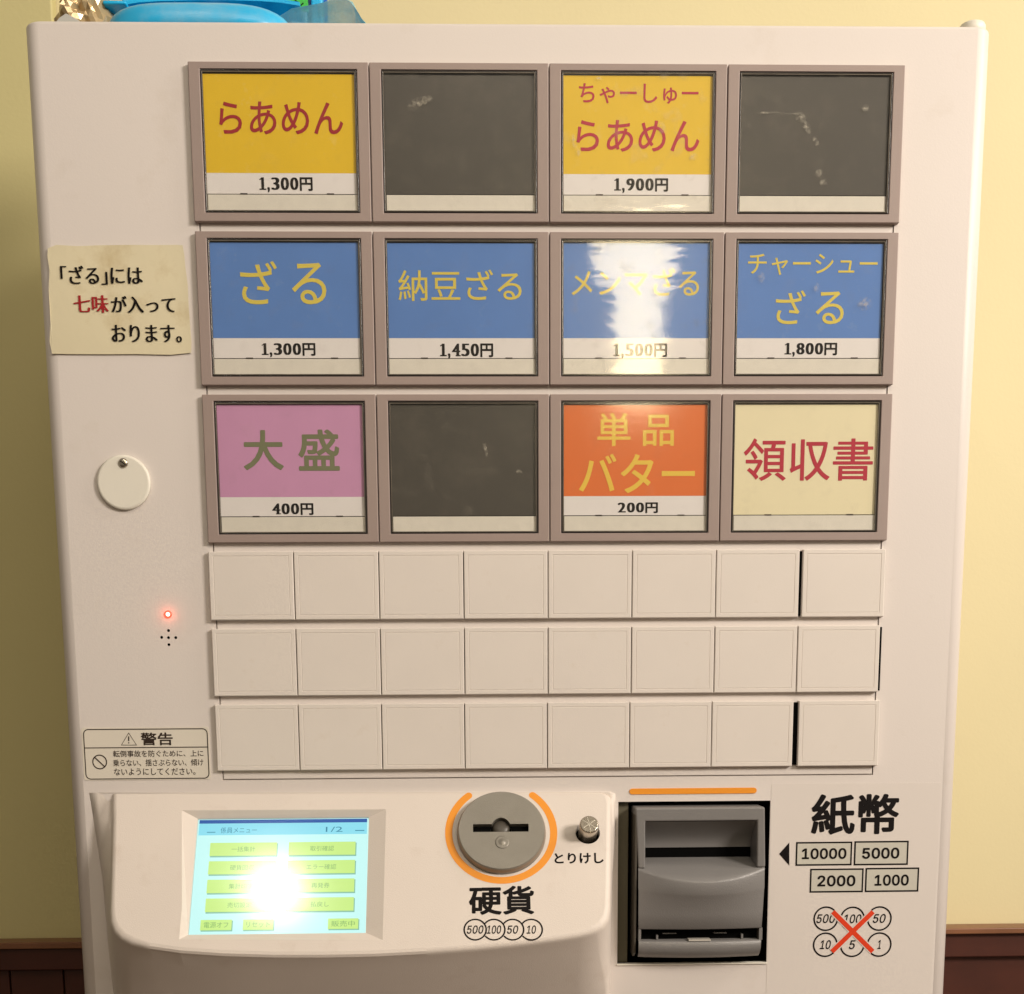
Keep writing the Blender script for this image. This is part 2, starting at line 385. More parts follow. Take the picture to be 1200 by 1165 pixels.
# cutters: seam groove round the button field, bill opening, speaker holes
def cutter(x0, x1, y0, y1, z0, z1):
    return boxo('cutter', x0, x1, y0, y1, z0, z1, None)
gz0, gz1 = P(640, 910, BODY).z, -0.004
cuts = []
g = 0.0008
cuts.append(cutter(gx0-g, gx1+g, -0.02, BODY+0.0030, gz0-g, gz1+g))
OB = [P(724, 938, BODY), P(901.5, 1128.5, BODY)]
ox0, ox1, oz1, oz0 = P(724, 1030, BODY).x, P(900.5, 1030, BODY).x, P(812, 939, BODY).z, P(812, 1129, BODY).z
cuts.append(cutter(ox0, ox1, -0.02, BODY+0.045, oz0, oz1))
for hx, hy in ((197.5, 739), (189.5, 747), (197.5, 747.3), (206, 747.3), (198, 755.5)):
    p = P(hx, hy, BODY); b2 = bmesh.new()
    prism(b2, circle(Vector((p.x, -0.01, p.z)), VX, VZ, 0.00105, 12), VY*0.02)
    cuts.append(obj('cutter', b2, None))
boolean(body, cuts)
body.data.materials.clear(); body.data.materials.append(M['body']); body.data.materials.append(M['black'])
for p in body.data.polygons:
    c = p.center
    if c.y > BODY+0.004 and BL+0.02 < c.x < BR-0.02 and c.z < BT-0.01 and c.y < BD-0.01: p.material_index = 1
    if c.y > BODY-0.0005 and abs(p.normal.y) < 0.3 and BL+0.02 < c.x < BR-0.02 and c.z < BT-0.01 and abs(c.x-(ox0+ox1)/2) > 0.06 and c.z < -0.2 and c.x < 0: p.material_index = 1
    p.use_smooth = False
# smooth only the rounded corners
for p in body.data.polygons:
    n = p.normal
    if (abs(n.x) > 0.02 and abs(n.y) > 0.02) or (abs(n.z) > 0.02 and abs(n.z) < 0.98): p.use_smooth = True
# seam floor in shade behind the recessed field, then the field itself
boxo('button_field_panel', gx0, gx1, BODY+0.0004, BODY+0.0029, gz0, gz1, M['body'], mach, bevel=0.0002)

# faint sheet decal round the bill side
d0 = pxbox((737, 1097, 919, 1180), BODY)
boxo('decal_sheet', ox1+0.0004, P(1097,1040,BODY).x, BODY-0.00015, BODY+0.0002, -0.75, P(1000,918,BODY).z, M['decal'], mach)

# ================================================================== LARGE MENU BUTTONS
RZ = [0.0, -0.105148, -0.210296]; RH = 0.0990
colx = [0.0, 0.12, 0.24, 0.36, 0.48]
T1 = -0.0014
cards = {
 (0,0): ('yellow', 't_red', [('らあめん', (256.7,402,119,157.7))], ('1,300円', (303,367.4,208,222.6)), 'film_smooth', 'yellow menu button with one line of dark red lettering'),
 (0,1): ('dark', None, [], None, 'film', 'empty dark menu button with a pale diagonal smudge'),
 (0,2): ('yellow', 't_magenta', [('ちゃーしゅー', (678.5,818.6,97.8,121.6)), ('らあめん', (675.6,819.7,140.7,178))], ('1,900円', (718.8,784,209.2,223.5)), 'film_wrinkled', 'yellow menu button with two lines of crimson lettering'),
 (0,3): ('dark', None, [], None, 'film', 'empty dark menu button with a broken streak of dried drops'),
 (1,0): ('blue', 't_yellow', [('ざ', (281.7,325,306,356.7)), ('る', (342,382.3,308,356.7))], ('1,300円', (305.7,370.7,402.3,416)), 'film_smooth', 'blue menu button with two large yellow characters'),
 (1,1): ('blue', 't_yellow', [('納豆ざる', (466.8,611.3,316,352.8))], ('1,450円', (514.7,579,402.8,417.5)), 'film_smooth', 'blue menu button with four yellow characters'),
 (1,2): ('blue', 't_yellow', [('メンマざる', (669.8,819.2,314,346.7))], ('1,500円', (717.7,782.8,402.8,417.5)), 'film_wrinkled', 'blue menu button with a bright lamp reflected in its cover'),
 (1,3): ('blue', 't_yellow', [('チャーシュー', (876.6,1028.4,297.5,322.4)), ('ざ', (909,944,340.4,380)), ('る', (956,989,341.5,380))], ('1,800円', (918.6,982,402,415.4)), 'film_smooth', 'blue menu button with two lines of yellow lettering'),
 (2,0): ('pink', 't_green', [('大', (285,332,504,551)), ('盛', (349.5,397.7,503.3,551.7))], ('400円', (318.3,368.3,590,602.7)), 'film_smooth', 'pink menu button with green lettering'),
 (2,1): ('dark', None, [], None, 'film_smooth', 'empty dark menu button between the pink and orange ones'),
 (2,2): ('orange', 't_oyellow', [('単', (700,739,484,522.8)), ('品', (753.5,789.8,486,522.8)), ('バター', (678.5,814.3,532,577.8))], ('200円', (723.3,772,589,600.5)), 'film_smooth', 'orange menu button with yellow lettering'),
 (2,3): ('cream', 't_magenta', [('領収書', (871.5,1023,513.6,563.4))], None, 'film_smooth', 'cream menu button with three crimson characters'),
}
def ring_mesh(x0, x1, z0, z1, a0, a1, c0, c1, yf, yb):
    bm = bmesh.new()
    o_ = [(x0,z0),(x1,z0),(x1,z1),(x0,z1)]; i_ = [(a0,c0),(a1,c0),(a1,c1),(a0,c1)]
    vof = [bm.verts.new((x,yf,z)) for x, z in o_]; vif = [bm.verts.new((x,yf,z)) for x, z in i_]
    vob = [bm.verts.new((x,yb,z)) for x, z in o_]; vib = [bm.verts.new((x,yb,z)) for x, z in i_]
    for k in range(4):
        j = (k+1) % 4
        bm.faces.new((vof[k], vof[j], vif[j], vif[k])); bm.faces.new((vob[j], vob[k], vib[k], vib[j]))
        bm.faces.new((vof[j], vof[k], vob[k], vob[j])); bm.faces.new((vif[k], vif[j], vib[j], vib[k]))
    return bm
ML, MRR, MT, MB = 0.0078, 0.0078, 0.0044, 0.0056
for (r, c), (ck, tk, lines, price, fk, lab) in cards.items():
    x0, x1 = colx[c]+0.0003, colx[c+1]-0.0003
    z1, z0 = RZ[r], RZ[r]-RH
    a0, a1, c0, c1 = x0+ML, x1-MRR, z0+MB, z1-MT
    f = obj('menu_button', ring_mesh(x0, x1, z0, z1, a0, a1, c0, c1, 0.0, 0.0042), M['frame'], mach, bevel=0.0006, seg=3, label=lab)
    boxo('well', x0+0.002, x1-0.002, 0.0030, 0.0041, z0+0.002, z1-0.002, M['well'], f)
    # geometry of card, price strip and holder
    jx, jz = random.uniform(-0.0004, 0.0004), random.uniform(-0.0003, 0.0003)
    e0, e1 = a0+0.0016+jx, a1-0.0018+jx
    hz = c0+0.0118
    ztop = c1-0.0022+jz
    Yc = 0.0018
    zsplit = hz+0.0136 if price else hz+0.0006
    boxo('card', e0, e1, Yc, Yc+0.0006, zsplit, ztop, M[ck], f)
    if price:
        boxo('price_strip', e0, e1, Yc, Yc+0.0006, hz+0.0006, zsplit-0.00005, M['white'], f)
        text_front(price[0], price[1], Yc-0.00012, M['ink'], f, style='price', name='price_lettering')
    h = boxo('label_holder', e0+0.0002, e1+0.0003, Yc-0.0004, Yc+0.0006, c0+0.0010, hz, M['holder'], f, bevel=0.0002)
    if ck != 'dark':
        for t in (0.22, 0.80):
            boxo('holder_notch', e0+(e1-e0)*t, e0+(e1-e0)*t+0.0048, Yc-0.00055, Yc-0.0001, hz-0.0001, hz+0.0008, M['ink2'], f)
    for s_, px in lines:
        text_front(s_, px, Yc-0.00012, M[tk], f, offset={'yellow': 0.010, 'blue': 0.006, 'cream': 0.010, 'pink': 0.020, 'orange': 0.012}[ck])
    # clear cover: thin slab with softened edges
    boxo('clear_cover', a0+0.0006, a1-0.0006, 0.0003, 0.0006, c0+0.0006, c1-0.0006, M[fk], f)
    ed = obj('cover_rim', ring_mesh(a0+0.0004, a1-0.0004, c0+0.0004, c1-0.0004, a0+0.0011, a1-0.0011, c0+0.0011, c1-0.0012, 0.0001, 0.0016), M['rim'], f, bevel=0.00025)
    obj('cover_edge_highlight', ring_mesh(a0+0.0012, a1-0.0012, c0+0.0012, c1-0.0013, a0+0.0016, a1-0.0016, c0+0.0016, c1-0.0017, 0.00015, 0.0010), M['edge'], f)  # edge highlight of the cover, painted as a thin pale ring

def smudge(parent, spots, Y=0.00012):
    for px, py, wx, wz, ang in spots:      # one soft dried blot each: centre, half sizes in mm, turn
        c = P(px, py, Y); me = bpy.data.meshes.new('smudge')
        me.from_pydata([(math.cos(2*math.pi*i/20), 0, math.sin(2*math.pi*i/20)) for i in range(20)], [], [tuple(range(20))])
        o = link('smudge', me, M['smudge'], parent); o.location = (c.x, Y, c.z); o.scale = (wx/1000, 1, wz/1000); o.rotation_euler = (0, -R(ang), 0)
btn = [o for o in mach.children if o.name.startswith('menu_button')]
bp_ = {}
for (k, o) in zip(cards.keys(), sorted(btn, key=lambda o: o.name)): bp_[k] = o
smudge(bp_[(0,1)], [(490,121,8.5,4.0,22),(500,117,5,3,20)])
smudge(bp_[(0,3)], [(938,137,4.5,3.8,0),(945,148,6.5,2.6,-58),(956,166,4.5,2.0,-62),(959,203,3.6,3.2,0),(965,214,3.6,2.6,0),(1014,127,3.2,2.6,40),(900,132,9,0.9,0),(930,133,7,0.8,0)])
smudge(bp_[(1,3)], [(892,325,3.0,4.2,10),(957,337,2.5,3.5,0),(1013,356,6,5,0)])
smudge(bp_[(0,2)], [(673,166,2.2,6,12),(677,178,2.4,3.4,0),(702,92,3,1.6,0),(776,150,3,5,20),(812,184,4,3,0)])
smudge(bp_[(2,1)], [(569,527,1.6,6,10),(608,553,3,1.8,-30)])

# ================================================================== SMALL BLANK BUTTONS
SZ = [-0.315364, -0.368503, -0.421642]; SH = 0.0471; SW = 0.06
def blank_mesh():
    bm = bmesh.new()
    w, h = SW-0.0006, SH
    def rc(d, y, e=0): return [(d, y, -d-e), (w-d, y, -d-e), (w-d, y, -h+d+e), (d, y, -h+d+e)]
    ins = 0.0032
    loft(bm, [rc(0, 0.0042), rc(0, 0.0005), rc(0.0005, 0.0), rc(ins-0.0003, 0.0, 0), rc(ins, 0.0003, 0), rc(ins+0.0003, 0.00005, 0)], True, True, True)
    bmesh.ops.recalc_face_normals(bm, faces=bm.faces)
    me = bpy.data.meshes.new('blank_button'); bm.to_mesh(me); bm.free(); me.materials.append(M['blank']); return me
bme = blank_mesh()
gaps = {0: (7, 0.0017), 1: (8, 0.0), 2: (7, 0.0032)}
for r in range(3):
    # dark slot behind the row
    boxo('row_slot', 0.004, GW-0.0006, 0.0030, 0.0043, SZ[r]-SH+0.001, SZ[r]-0.001, M['black'], mach)
    x = 0.0
    tot = GW
    gi, gw = gaps[r]
    w = (GW - gw)/8 - 0.00005 if gi == 7 else 0.05972
    for c in range(8):
        if c == 7 and gi == 7: x = GW - w - 0.0002
        o = bpy.data.objects.new('blank_button', bme); COL.objects.link(o); o.parent = mach
        o.location = (x, random.uniform(-0.0001, 0.0001), SZ[r]); o.scale = (w/SW, 1, 1); o.rotation_euler = (R(random.uniform(-0.22, 0.22)), 0, R(random.uniform(-0.18, 0.18)))
        x += w
# ================================================================== SMALL FRONT DETAILS
# round key cover with its screw
c = P(146, 566, BODY); kc = bmesh.new()
lathe(kc, Vector((c.x, BODY, c.z)), -VY, VX, [(0.0184,0.0),(0.0184,0.0022),(0.0180,0.0027),(0.0168,0.003)], 48)
kc = obj('key_cover', kc, M['tag'], mach, smooth=False, label='round white swivel cover with a small screw')
for p in kc.data.polygons: p.use_smooth = len(p.vertices) == 4
c2 = P(144, 542.5, 0.0); b = bmesh.new()
lathe(b, Vector((c2.x, BODY-0.003, c2.z)), -VY, VX, [(0.0033,0),(0.0033,0.0006),(0.0024,0.0012),(0.0010,0.0014)], 20)
sc = obj('screw', b, M['steel'], kc, smooth=True)
b = bmesh.new(); box(b, c2.x-0.0022, c2.x+0.0022, BODY-0.0046, BODY-0.0044, c2.z-0.0003, c2.z+0.0003)
bmesh.ops.rotate(b, verts=b.verts, cent=(c2.x, 0, c2.z), matrix=Matrix.Rotation(R(35), 3, 'Y')); obj('screw_slot', b, M['black'], kc)
# red indicator
c = P(197, 720, BODY); b = bmesh.new()
lathe(b, Vector((c.x, BODY, c.z)), -VY, VX, [(0.0028,0),(0.0026,0.0006),(0.0021,0.0007)], 24)
led = obj('indicator_light', b, mat('red_lens', (0.6,0.05,0.03,1), 0.3, emit=(1,0.10,0.05,1), es=1.3), mach, smooth=True, label='small lit red indicator')
b = bmesh.new(); lathe(b, Vector((c.x, BODY, c.z)), -VY, VX, [(0.0015,0.0006),(0.0013,0.0014),(0.0007,0.0018)], 16)
obj('glowing_core', b, mat('red_core', (1,0.5,0.4,1), 0.3, emit=(1,0.55,0.45,1), es=3.0), led, smooth=True)
# the little lamp spills red light on the paint round it
l = bpy.data.lights.new('indicator_glow', 'POINT'); l.energy = 0.0012; l.color = (1, 0.12, 0.05); l.shadow_soft_size = 0.001
lo = bpy.data.objects.new('indicator_glow', l); COL.objects.link(lo); lo.location = (c.x, BODY-0.005, c.z); lo.parent = mach

def strip(pts, w, closed=False):            # flat stroke of width w along 2D points
    V, Fc = [], []; n = len(pts)
    for i in range(n):
        if closed: a, b = pts[i-1], pts[(i+1) % n]
        else: a, b = pts[max(0, i-1)], pts[min(n-1, i+1)]
        dx, dz = b[0]-a[0], b[1]-a[1]; l = math.hypot(dx, dz) or 1
        nx, nz = -dz/l*w/2, dx/l*w/2
        V += [(pts[i][0]+nx, pts[i][1]+nz), (pts[i][0]-nx, pts[i][1]-nz)]
    for i in range(n if closed else n-1):
        j = (i+1) % n; Fc.append((2*i, 2*i+1, 2*j+1, 2*j))
    return V, Fc
def front_strip(name, px, w, Y, m, parent, closed=False):
    pts = [(P(x, y, Y).x, P(x, y, Y).z) for x, y in px]
    V, Fc = strip(pts, w, closed)
    return put(name, V, Fc, None, m, parent, lambda x, z, e: (x, Y, z))
def rrect(x0, x1, z0, z1, r, n=5):
    out = []
    for cx, cz, a in ((x1-r, z1-r, 0), (x0+r, z1-r, 90), (x0+r, z0+r, 180), (x1-r, z0+r, 270)):
        for i in range(n+1): t = R(a+90*i/n); out.append((cx+r*math.cos(t), cz+r*math.sin(t)))
    return out
# warning sticker
bx = pxbox((99.5, 244, 854.5, 912.5), BODY)
stk = bmesh.new()
prism(stk, [Vector((x, BODY-0.0003, z)) for x, z in rrect(bx[0]-0.0016, bx[1]+0.0012, bx[2]-0.001, bx[3]+0.0014, 0.002)], VY*0.0004)
stk = obj('warning_sticker', stk, mat('sticker_film', (0.74,0.69,0.60,1), 0.4, noise=0.03), mach, label='small printed warning sticker with black border')
Ys = BODY-0.00042
V, Fc = strip(rrect(*bx, 0.0034), 0.0007, True); put('border', V, Fc, None, M['ink2'], stk, lambda x, z, e: (x, Ys, z))
zz = P(170, 876, Ys).z
V, Fc = strip([(bx[0], zz), (bx[1], zz)], 0.0006); put('divider', V, Fc, None, M['ink2'], stk, lambda x, z, e: (x, Ys-0.0001, z))
front_strip('warning_triangle', [(150.8,859),(142.3,873.2),(160,873.2)], 0.0008, Ys, M['ink2'], stk, True)
front_strip('warning_triangle', [(150.8,863),(150.8,868.5)], 0.0009, Ys, M['ink2'], stk); front_strip('warning_triangle', [(150.8,870),(150.8,871.2)], 0.0009, Ys, M['ink2'], stk)
cc = P(116.8, 893, Ys)
V, Fc = strip([(cc.x+0.0049*math.cos(t*math.pi/16), cc.z+0.0049*math.sin(t*math.pi/16)) for t in range(32)], 0.0008, True)
put('prohibition_sign', V, Fc, None, M['ink2'], stk, lambda x, z, e: (x, Ys, z))
V, Fc = strip([(cc.x-0.0034, cc.z+0.0034), (cc.x+0.0034, cc.z-0.0034)], 0.0008); put('prohibition_sign', V, Fc, None, M['ink2'], stk, lambda x, z, e: (x, Ys-0.0001, z))
text_front('警告', (165,202.5,858.5,873.5), Ys, M['ink2'], stk, 0.02)
text_front('転倒事故を防ぐために、上に', (132.5,238.3,879.3,887), Ys, M['ink2'], stk, 0.008)
text_front('乗らない、揺さぶらない、傾け', (132.5,238.3,889.8,897.8), Ys, M['ink2'], stk, 0.008)
text_front('ないようにしてください。', (133.6,229,900.2,908.4), Ys, M['ink2'], stk, 0.008)

# bill side print
Yd = BODY-0.0003
def lett(txt, px, m, off=0.0, shear=0.0): return text_front(txt, px, Yd, m, mach, off, shear=shear)
lett('紙幣', (951,1053.5,930.5,978), M['ink'], 0.026)
for txt, bxp, tp in (('10000', (933.5,997.5,987.5,1013.5), (939.8,992,994,1006.8)), ('5000', (1001.8,1063.5,986.5,1013), (1010.5,1054,993.4,1006.4)),
                     ('2000', (950,1010.8,1018.8,1045), (958,1002.5,1025.8,1038.8)), ('1000', (1014.8,1075.8,1017.8,1044.3), (1025,1065,1025,1038))):
    q = pxbox(bxp, Yd)
    bo = boxo('bill_value_box', q[0], q[1], Yd+0.00005, Yd+0.0002, q[2], q[3], M['greybox'], mach)
    V, Fc = strip([(q[0],q[2]),(q[1],q[2]),(q[1],q[3]),(q[0],q[3])], 0.0009, True)
    # mitred border as four bars
    V, Fc = [], []
    for (u0,u1,w0,w1) in ((q[0]-.0006,q[1]+.0006,q[2]-.0006,q[2]+.0006),(q[0]-.0006,q[1]+.0006,q[3]-.0006,q[3]+.0006),(q[0]-.0006,q[0]+.0006,q[2]+.0006,q[3]-.0006),(q[1]-.0006,q[1]+.0006,q[2]+.0006,q[3]-.0006)):
        k = len(V); V += [(u0,w0),(u1,w0),(u1,w1),(u0,w1)]; Fc.append((k,k+1,k+2,k+3))
    put('border', V, Fc, None, M['ink'], bo, lambda x, z, e: (x, Yd, z))
    text_front(txt, tp, Yd-0.0001, M['ink'], bo, 0.022)
V = [(P(px, py, Yd).x, P(px, py, Yd).z) for px, py in ((913,1000.8),(925,987.3),(925,1014.5))]
put('arrow_mark', V, [(0,1,2)], None, M['ink'], mach, lambda x, z, e: (x, Yd, z))
for txt, cxp, cyp, hw in (('500',967.8,1076.7,11),('100',999,1076.9,10.5),('50',1030.5,1076.5,7.5),('10',967.2,1107.2,6.5),('5',998.8,1107.3,3.8),('1',1030.3,1107,1.9)):
    c = P(cxp, cyp, Yd); rad = P(cxp+13.7, cyp, Yd).x - c.x
    V, Fc = strip([(c.x+rad*math.cos(t*math.pi/24), c.z+rad*math.sin(t*math.pi/24)) for t in range(48)], 0.0012, True)
    ring = put('coin_mark', V, Fc, None, M['ink'], mach, lambda x, z, e: (x, Yd, z))
    text_front(txt, (cxp-hw, cxp+hw, cyp-5.4, cyp+5.2), Yd, M['ink'], ring, 0.012, shear=0.22)
halo = mat('halo_print', (0.72, 0.665, 0.625, 1), 0.4, noise=0.02)
for m_, w_, dy in ((halo, 0.0052, 0.0001), (M['red_ink'], 0.0036, 0.0002)):
    for k, (a, b) in enumerate((((976,1068.5),(1022.8,1115.2)), ((1023.2,1068.5),(975,1115.3)))):
        front_strip('cross_mark', [a, b], w_, Yd-dy-0.00005*k, m_, mach)
def pill(px0, px1, h, Y):
    a, b = P(*px0, Y), P(*px1, Y); d = (b-a).normalized(); u = Vector((-d.z, 0, d.x)); r = h/2; pts = []
    for i in range(9): t = R(-90+180*i/8); pts.append(b + d*(r*math.cos(t)) + u*(r*math.sin(t)))
    for i in range(9): t = R(90+180*i/8); pts.append(a + d*(r*math.cos(t)) + u*(r*math.sin(t)))
    return pts
b = bmesh.new(); prism(b, pill((741,927.6), (883.5,926.4), 0.0042, BODY-0.0006), VY*0.0006); obj('orange_bar', b, M['orange_ink'], mach)

# cap / bolt on the top right corner
c = P(1138, 26, 0.02); b = bmesh.new()
lathe(b, Vector((c.x, 0.0175, BT-0.001)), VZ, VX, [(0.0088,0),(0.0088,0.0058),(0.0080,0.0074),(0.0060,0.0084),(0.003,0.0089)], 32)
obj('corner_cap', b, M['tag'], mach, smooth=True, label='round pale cap on the top right corner')

# ================================================================== COIN CONSOLE
FO_top = 0.0035
outl = [(130.5,929),(130,960),(129,1000),(128,1040),(127,1070),(128,1082),(132,1092),(140,1100),(152,1106),(175,1111.5),(210,1116.5),(260,1120),(320,1121.8),(380,1121.8),(440,1120.5),(500,1117.5),(560,1113),(610,1108),(650,1103),(680,1098),(698,1093),(708,1087),(714,1078),(716,1066),(716.5,1030),(717,980),(717.5,940),(715,931),(708,928.5)]
fo = [FP(x, y) for x, y in outl]
def base_pt(x, s):
    # matching footprint on the cabinet; the belly runs back and down from the lip
    z = FW(x, s).z
    dz = Z0 - z
    if s > 0.080: z = Z0 - dz - 0.080*min(1, (s-0.080)/0.03)
    xl = -0.0945; xr = 0.2880
    if x < -0.05: nx = x - (0.0165 + 0.0 * s); nx = max(nx, xl-0.002)
    elif x > 0.26: nx = min(xr, x + 0.005) if s < 0.09 else max(x+0.003, 0.285)
    else: nx = x
    return Vector((nx, BODY, z))
face_ring = [FW(x, s) for x, s in fo]
base_ring = [base_pt(x, s) for x, s in fo]
n = len(fo); cxm = sum(p.x for p in face_ring)/n
bm = bmesh.new()
mid_ring = [a.lerp(b_, 0.10) for a, b_ in zip(face_ring, base_ring)]
q_ring = [a.lerp(b_, 0.6) for a, b_ in zip(face_ring, base_ring)]
deep = [Vector((p.x, BODY+0.02, p.z)) for p in base_ring]
# lip radius: shrink the face slightly and roll it over
def shrink(p, d):
    x, s = p; cx, cs = 0.105, 0.055
    dx = d if x < 0.0-0.05 else (-d if x > 0.26 else 0); ds = -d if s > 0.075 else (0.3*d if s < 0.015 else 0)
    return (x+dx, s+ds)
r1 = [FW(*shrink(p, 0.0042), 0.0) for p in fo]
r2 = [FW(*shrink(p, 0.0020), -0.0006) for p in fo]
r3 = [FW(*shrink(p, 0.0006), -0.0022) for p in fo]
r4 = [FW(p[0], p[1], -0.0046) for p in fo]
r5 = [a.lerp(b_, 0.12) for a, b_ in zip(r4, base_ring)]
loft(bm, [r1, r2, r3, r4, r5, q_ring, base_ring, deep], True, True, True)
cons = obj('coin_console', bm, M['console'], mach, smooth=True, label='sloping console that carries the screen and the coin slot')
# screen recess: funnel cut
so = [(206,946),(460,945),(456,1105),(206,1103)]
so_f = [FP(*p, 0.0015) for p in so]
SREC = -0.0048
cr = [FP(*p, SREC) for p in ((233,960),(430,962),(427,1093),(224,1093))]
sx0, sx1 = (cr[0][0]+cr[3][0])/2, (cr[1][0]+cr[2][0])/2; ss0, ss1 = (cr[0][1]+cr[1][1])/2, (cr[2][1]+cr[3][1])/2
e = 0.0012
b = bmesh.new()
loft(b, [[FW(x, s, 0.0015) for x, s in so_f],
         [FW(x, s, SREC+0.0008) for x, s in ((sx0-e,ss0-e),(sx1+e,ss0-e),(sx1+e,ss1+e),(sx0-e,ss1+e))],
         [FW(x, s, SREC-0.004) for x, s in ((sx0-e,ss0-e),(sx1+e,ss0-e),(sx1+e,ss1+e),(sx0-e,ss1+e))]], True, True, True)
cut = obj('cutter', b, None)
cb = FP(688.8, 976); b = bmesh.new()
loft(b, [circle(FW(*cb, 0.003), VX, FS, 0.0088, 32), circle(FW(*cb, -0.010), VX, FS, 0.0088, 32)], True, True, True)
cut2 = obj('cutter', b, None)
boolean(cons, [cut, cut2])
for p in cons.data.polygons:
    p.use_smooth = not (abs(p.normal.dot(FN)) > 0.995) and p.area > 0
cons.data.materials.clear(); cons.data.materials.append(M['console'])
for p in cons.data.polygons:
    p.material_index = 0
    c_ = p.center; off = (c_ - FO).dot(FN); s_ = (c_ - FO).dot(FS)
    inner = (sx0-0.03 < c_.x < sx1+0.03 and 0.005 < s_ < ss1+0.02)
    if inner: p.use_smooth = False

# touch screen
def scr_mat():
    m = bpy.data.materials.new('lit_lcd'); m.use_nodes = True; nt = m.node_tree; N = nt.nodes; L = nt.links
    b = N['Principled BSDF']; b.inputs['Base Color'].default_value = (0.03, 0.04, 0.05, 1); b.inputs['Roughness'].default_value = 0.12; m.cycles.emission_sampling = 'NONE'
    b.inputs['Specular IOR Level'].default_value = 0.8
    b.inputs['Emission Color'].default_value = (0.58, 0.97, 0.93, 1)
    b.inputs['Emission Strength'].default_value = 0.85
    return m
def emis(name, col, st=1.0):
    m = bpy.data.materials.new(name); m.use_nodes = True; b = m.node_tree.nodes['Principled BSDF']
    b.inputs['Base Color'].default_value = (0.02, 0.02, 0.02, 1); b.inputs['Roughness'].default_value = 0.12; m.cycles.emission_sampling = 'NONE'; b.inputs['Specular IOR Level'].default_value = 0.8
    b.inputs['Emission Color'].default_value = col; b.inputs['Emission Strength'].default_value = st
    return m
def slab(name, x0, x1, s0, s1, o0, o1, m, parent, bevel=0.0):
    b = bmesh.new()
    loft(b, [[FW(x, s, o0) for x, s in ((x0,s0),(x1,s0),(x1,s1),(x0,s1))], [FW(x, s, o1) for x, s in ((x0,s0),(x1,s0),(x1,s1),(x0,s1))]], True, True, True)
    return obj(name, b, m, parent, bevel=bevel)
ts = slab('touch_screen', sx0-0.0008, sx1+0.0008, ss0-0.0008, ss1+0.0008, SREC-0.003, SREC, scr_mat(), mach)
ts['label'] = 'small lit touch screen with pale green buttons'
def sc_xy(u, v): return sx0+(sx1-sx0)*u, ss0+(ss1-ss0)*v
def srect(name, u0, u1, v0, v1, m, off):
    a = sc_xy(u0, v0); b_ = sc_xy(u1, v1)
    me = bpy.data.meshes.new(name); me.from_pydata([FW(a[0],a[1],SREC+off), FW(b_[0],a[1],SREC+off), FW(b_[0],b_[1],SREC+off), FW(a[0],b_[1],SREC+off)], [], [(0,3,2,1)])
    return link(name, me, m, ts)
def stext(txt, u0, u1, v0, v1, m, off=0.0003):
    a = sc_xy(u0, v0); b_ = sc_xy(u1, v1)
    V, Fc = glyph_mesh(txt, 0.0, 0, 3); V = to_box(V, (a[0], b_[0], -b_[1], -a[1]))
    put('lettering', V, Fc, None, m, ts, lambda x, z, e: FW(x, -z, SREC+off))
navy = emis('lcd_shadow_navy', (0.01, 0.10, 0.40, 1), 0.8); sky = emis('lcd_header', (0.28, 0.80, 0.95, 1), 0.8); grn = emis('lcd_green', (0.60, 0.88, 0.24, 1), 0.85)
gsh = emis('lcd_green_shadow', (0.24, 0.55, 0.40, 1), 0.8); stx = emis('lcd_text', (0.22, 0.48, 0.14, 1), 0.8); htx = emis('lcd_header_text', (0.03, 0.26, 0.40, 1), 0.8)
srect('recess_shadow_bar', 0, 1, -0.005, 0.028, navy, 0.0001); srect('title_bar', 0, 1, 0.028, 0.135, sky, 0.0001)  # navy bar paints the recess shadow across the screen top
stext('係員メニュー', 0.13, 0.345, 0.065, 0.118, htx); stext('1/2', 0.755, 0.855, 0.068, 0.115, htx)
srect('title_icon', 0.05, 0.10, 0.105, 0.112, htx, 0.0003); srect('title_icon', 0.93, 0.985, 0.100, 0.108, htx, 0.0003)
bt = [['一括集計', '取引確認'], ['硬貨回収', 'エラー確認'], ['集計印字', '再発券'], ['売切設定', '払戻し']]
for i, row in enumerate(bt):
    v0 = 0.205 + i*0.165; v1 = v0 + 0.118
    for j, t in enumerate(row):
        u0 = 0.075 if j == 0 else 0.54; u1 = u0 + 0.395
        srect('screen_key_shadow', u0+0.004, u1+0.006, v0+0.008, v1+0.012, gsh, 0.00012)
        srect('screen_key', u0, u1, v0, v1, grn, 0.0002)
        L_ = len(t)*0.0175; um = (u0+u1)/2
        stext(t, um-L_, um+L_, v0+0.036, v1-0.036, stx)
for t, u0, u1 in (('電源オフ', 0.055, 0.235), ('リセット', 0.30, 0.475), ('販売中', 0.79, 0.965)):
    srect('screen_key_shadow', u0+0.004, u1+0.006, 0.893, 0.985, gsh, 0.00012)
    srect('screen_key', u0, u1, 0.885, 0.975, grn, 0.0002); stext(t, u0+0.02, u1-0.02, 0.905, 0.955, stx)

# coin slot
cf = FP(588, 972.5, 0.0068); c0_ = FP(587.6, 975.3)
rx = (FP(639, 972.5, 0.0068)[0] - FP(537, 972.5, 0.0068)[0])/2
b = bmesh.new()
cen = FW(c0_[0], cf[1], 0)
lathe(b, cen, FN, VX, [(rx*1.03,-0.001),(rx*1.02,0.004),(rx,0.0060),(rx-0.0007,0.0068)], 64)
cp = obj('coin_slot', b, M['coin'], mach, label='round grey coin slot plate')
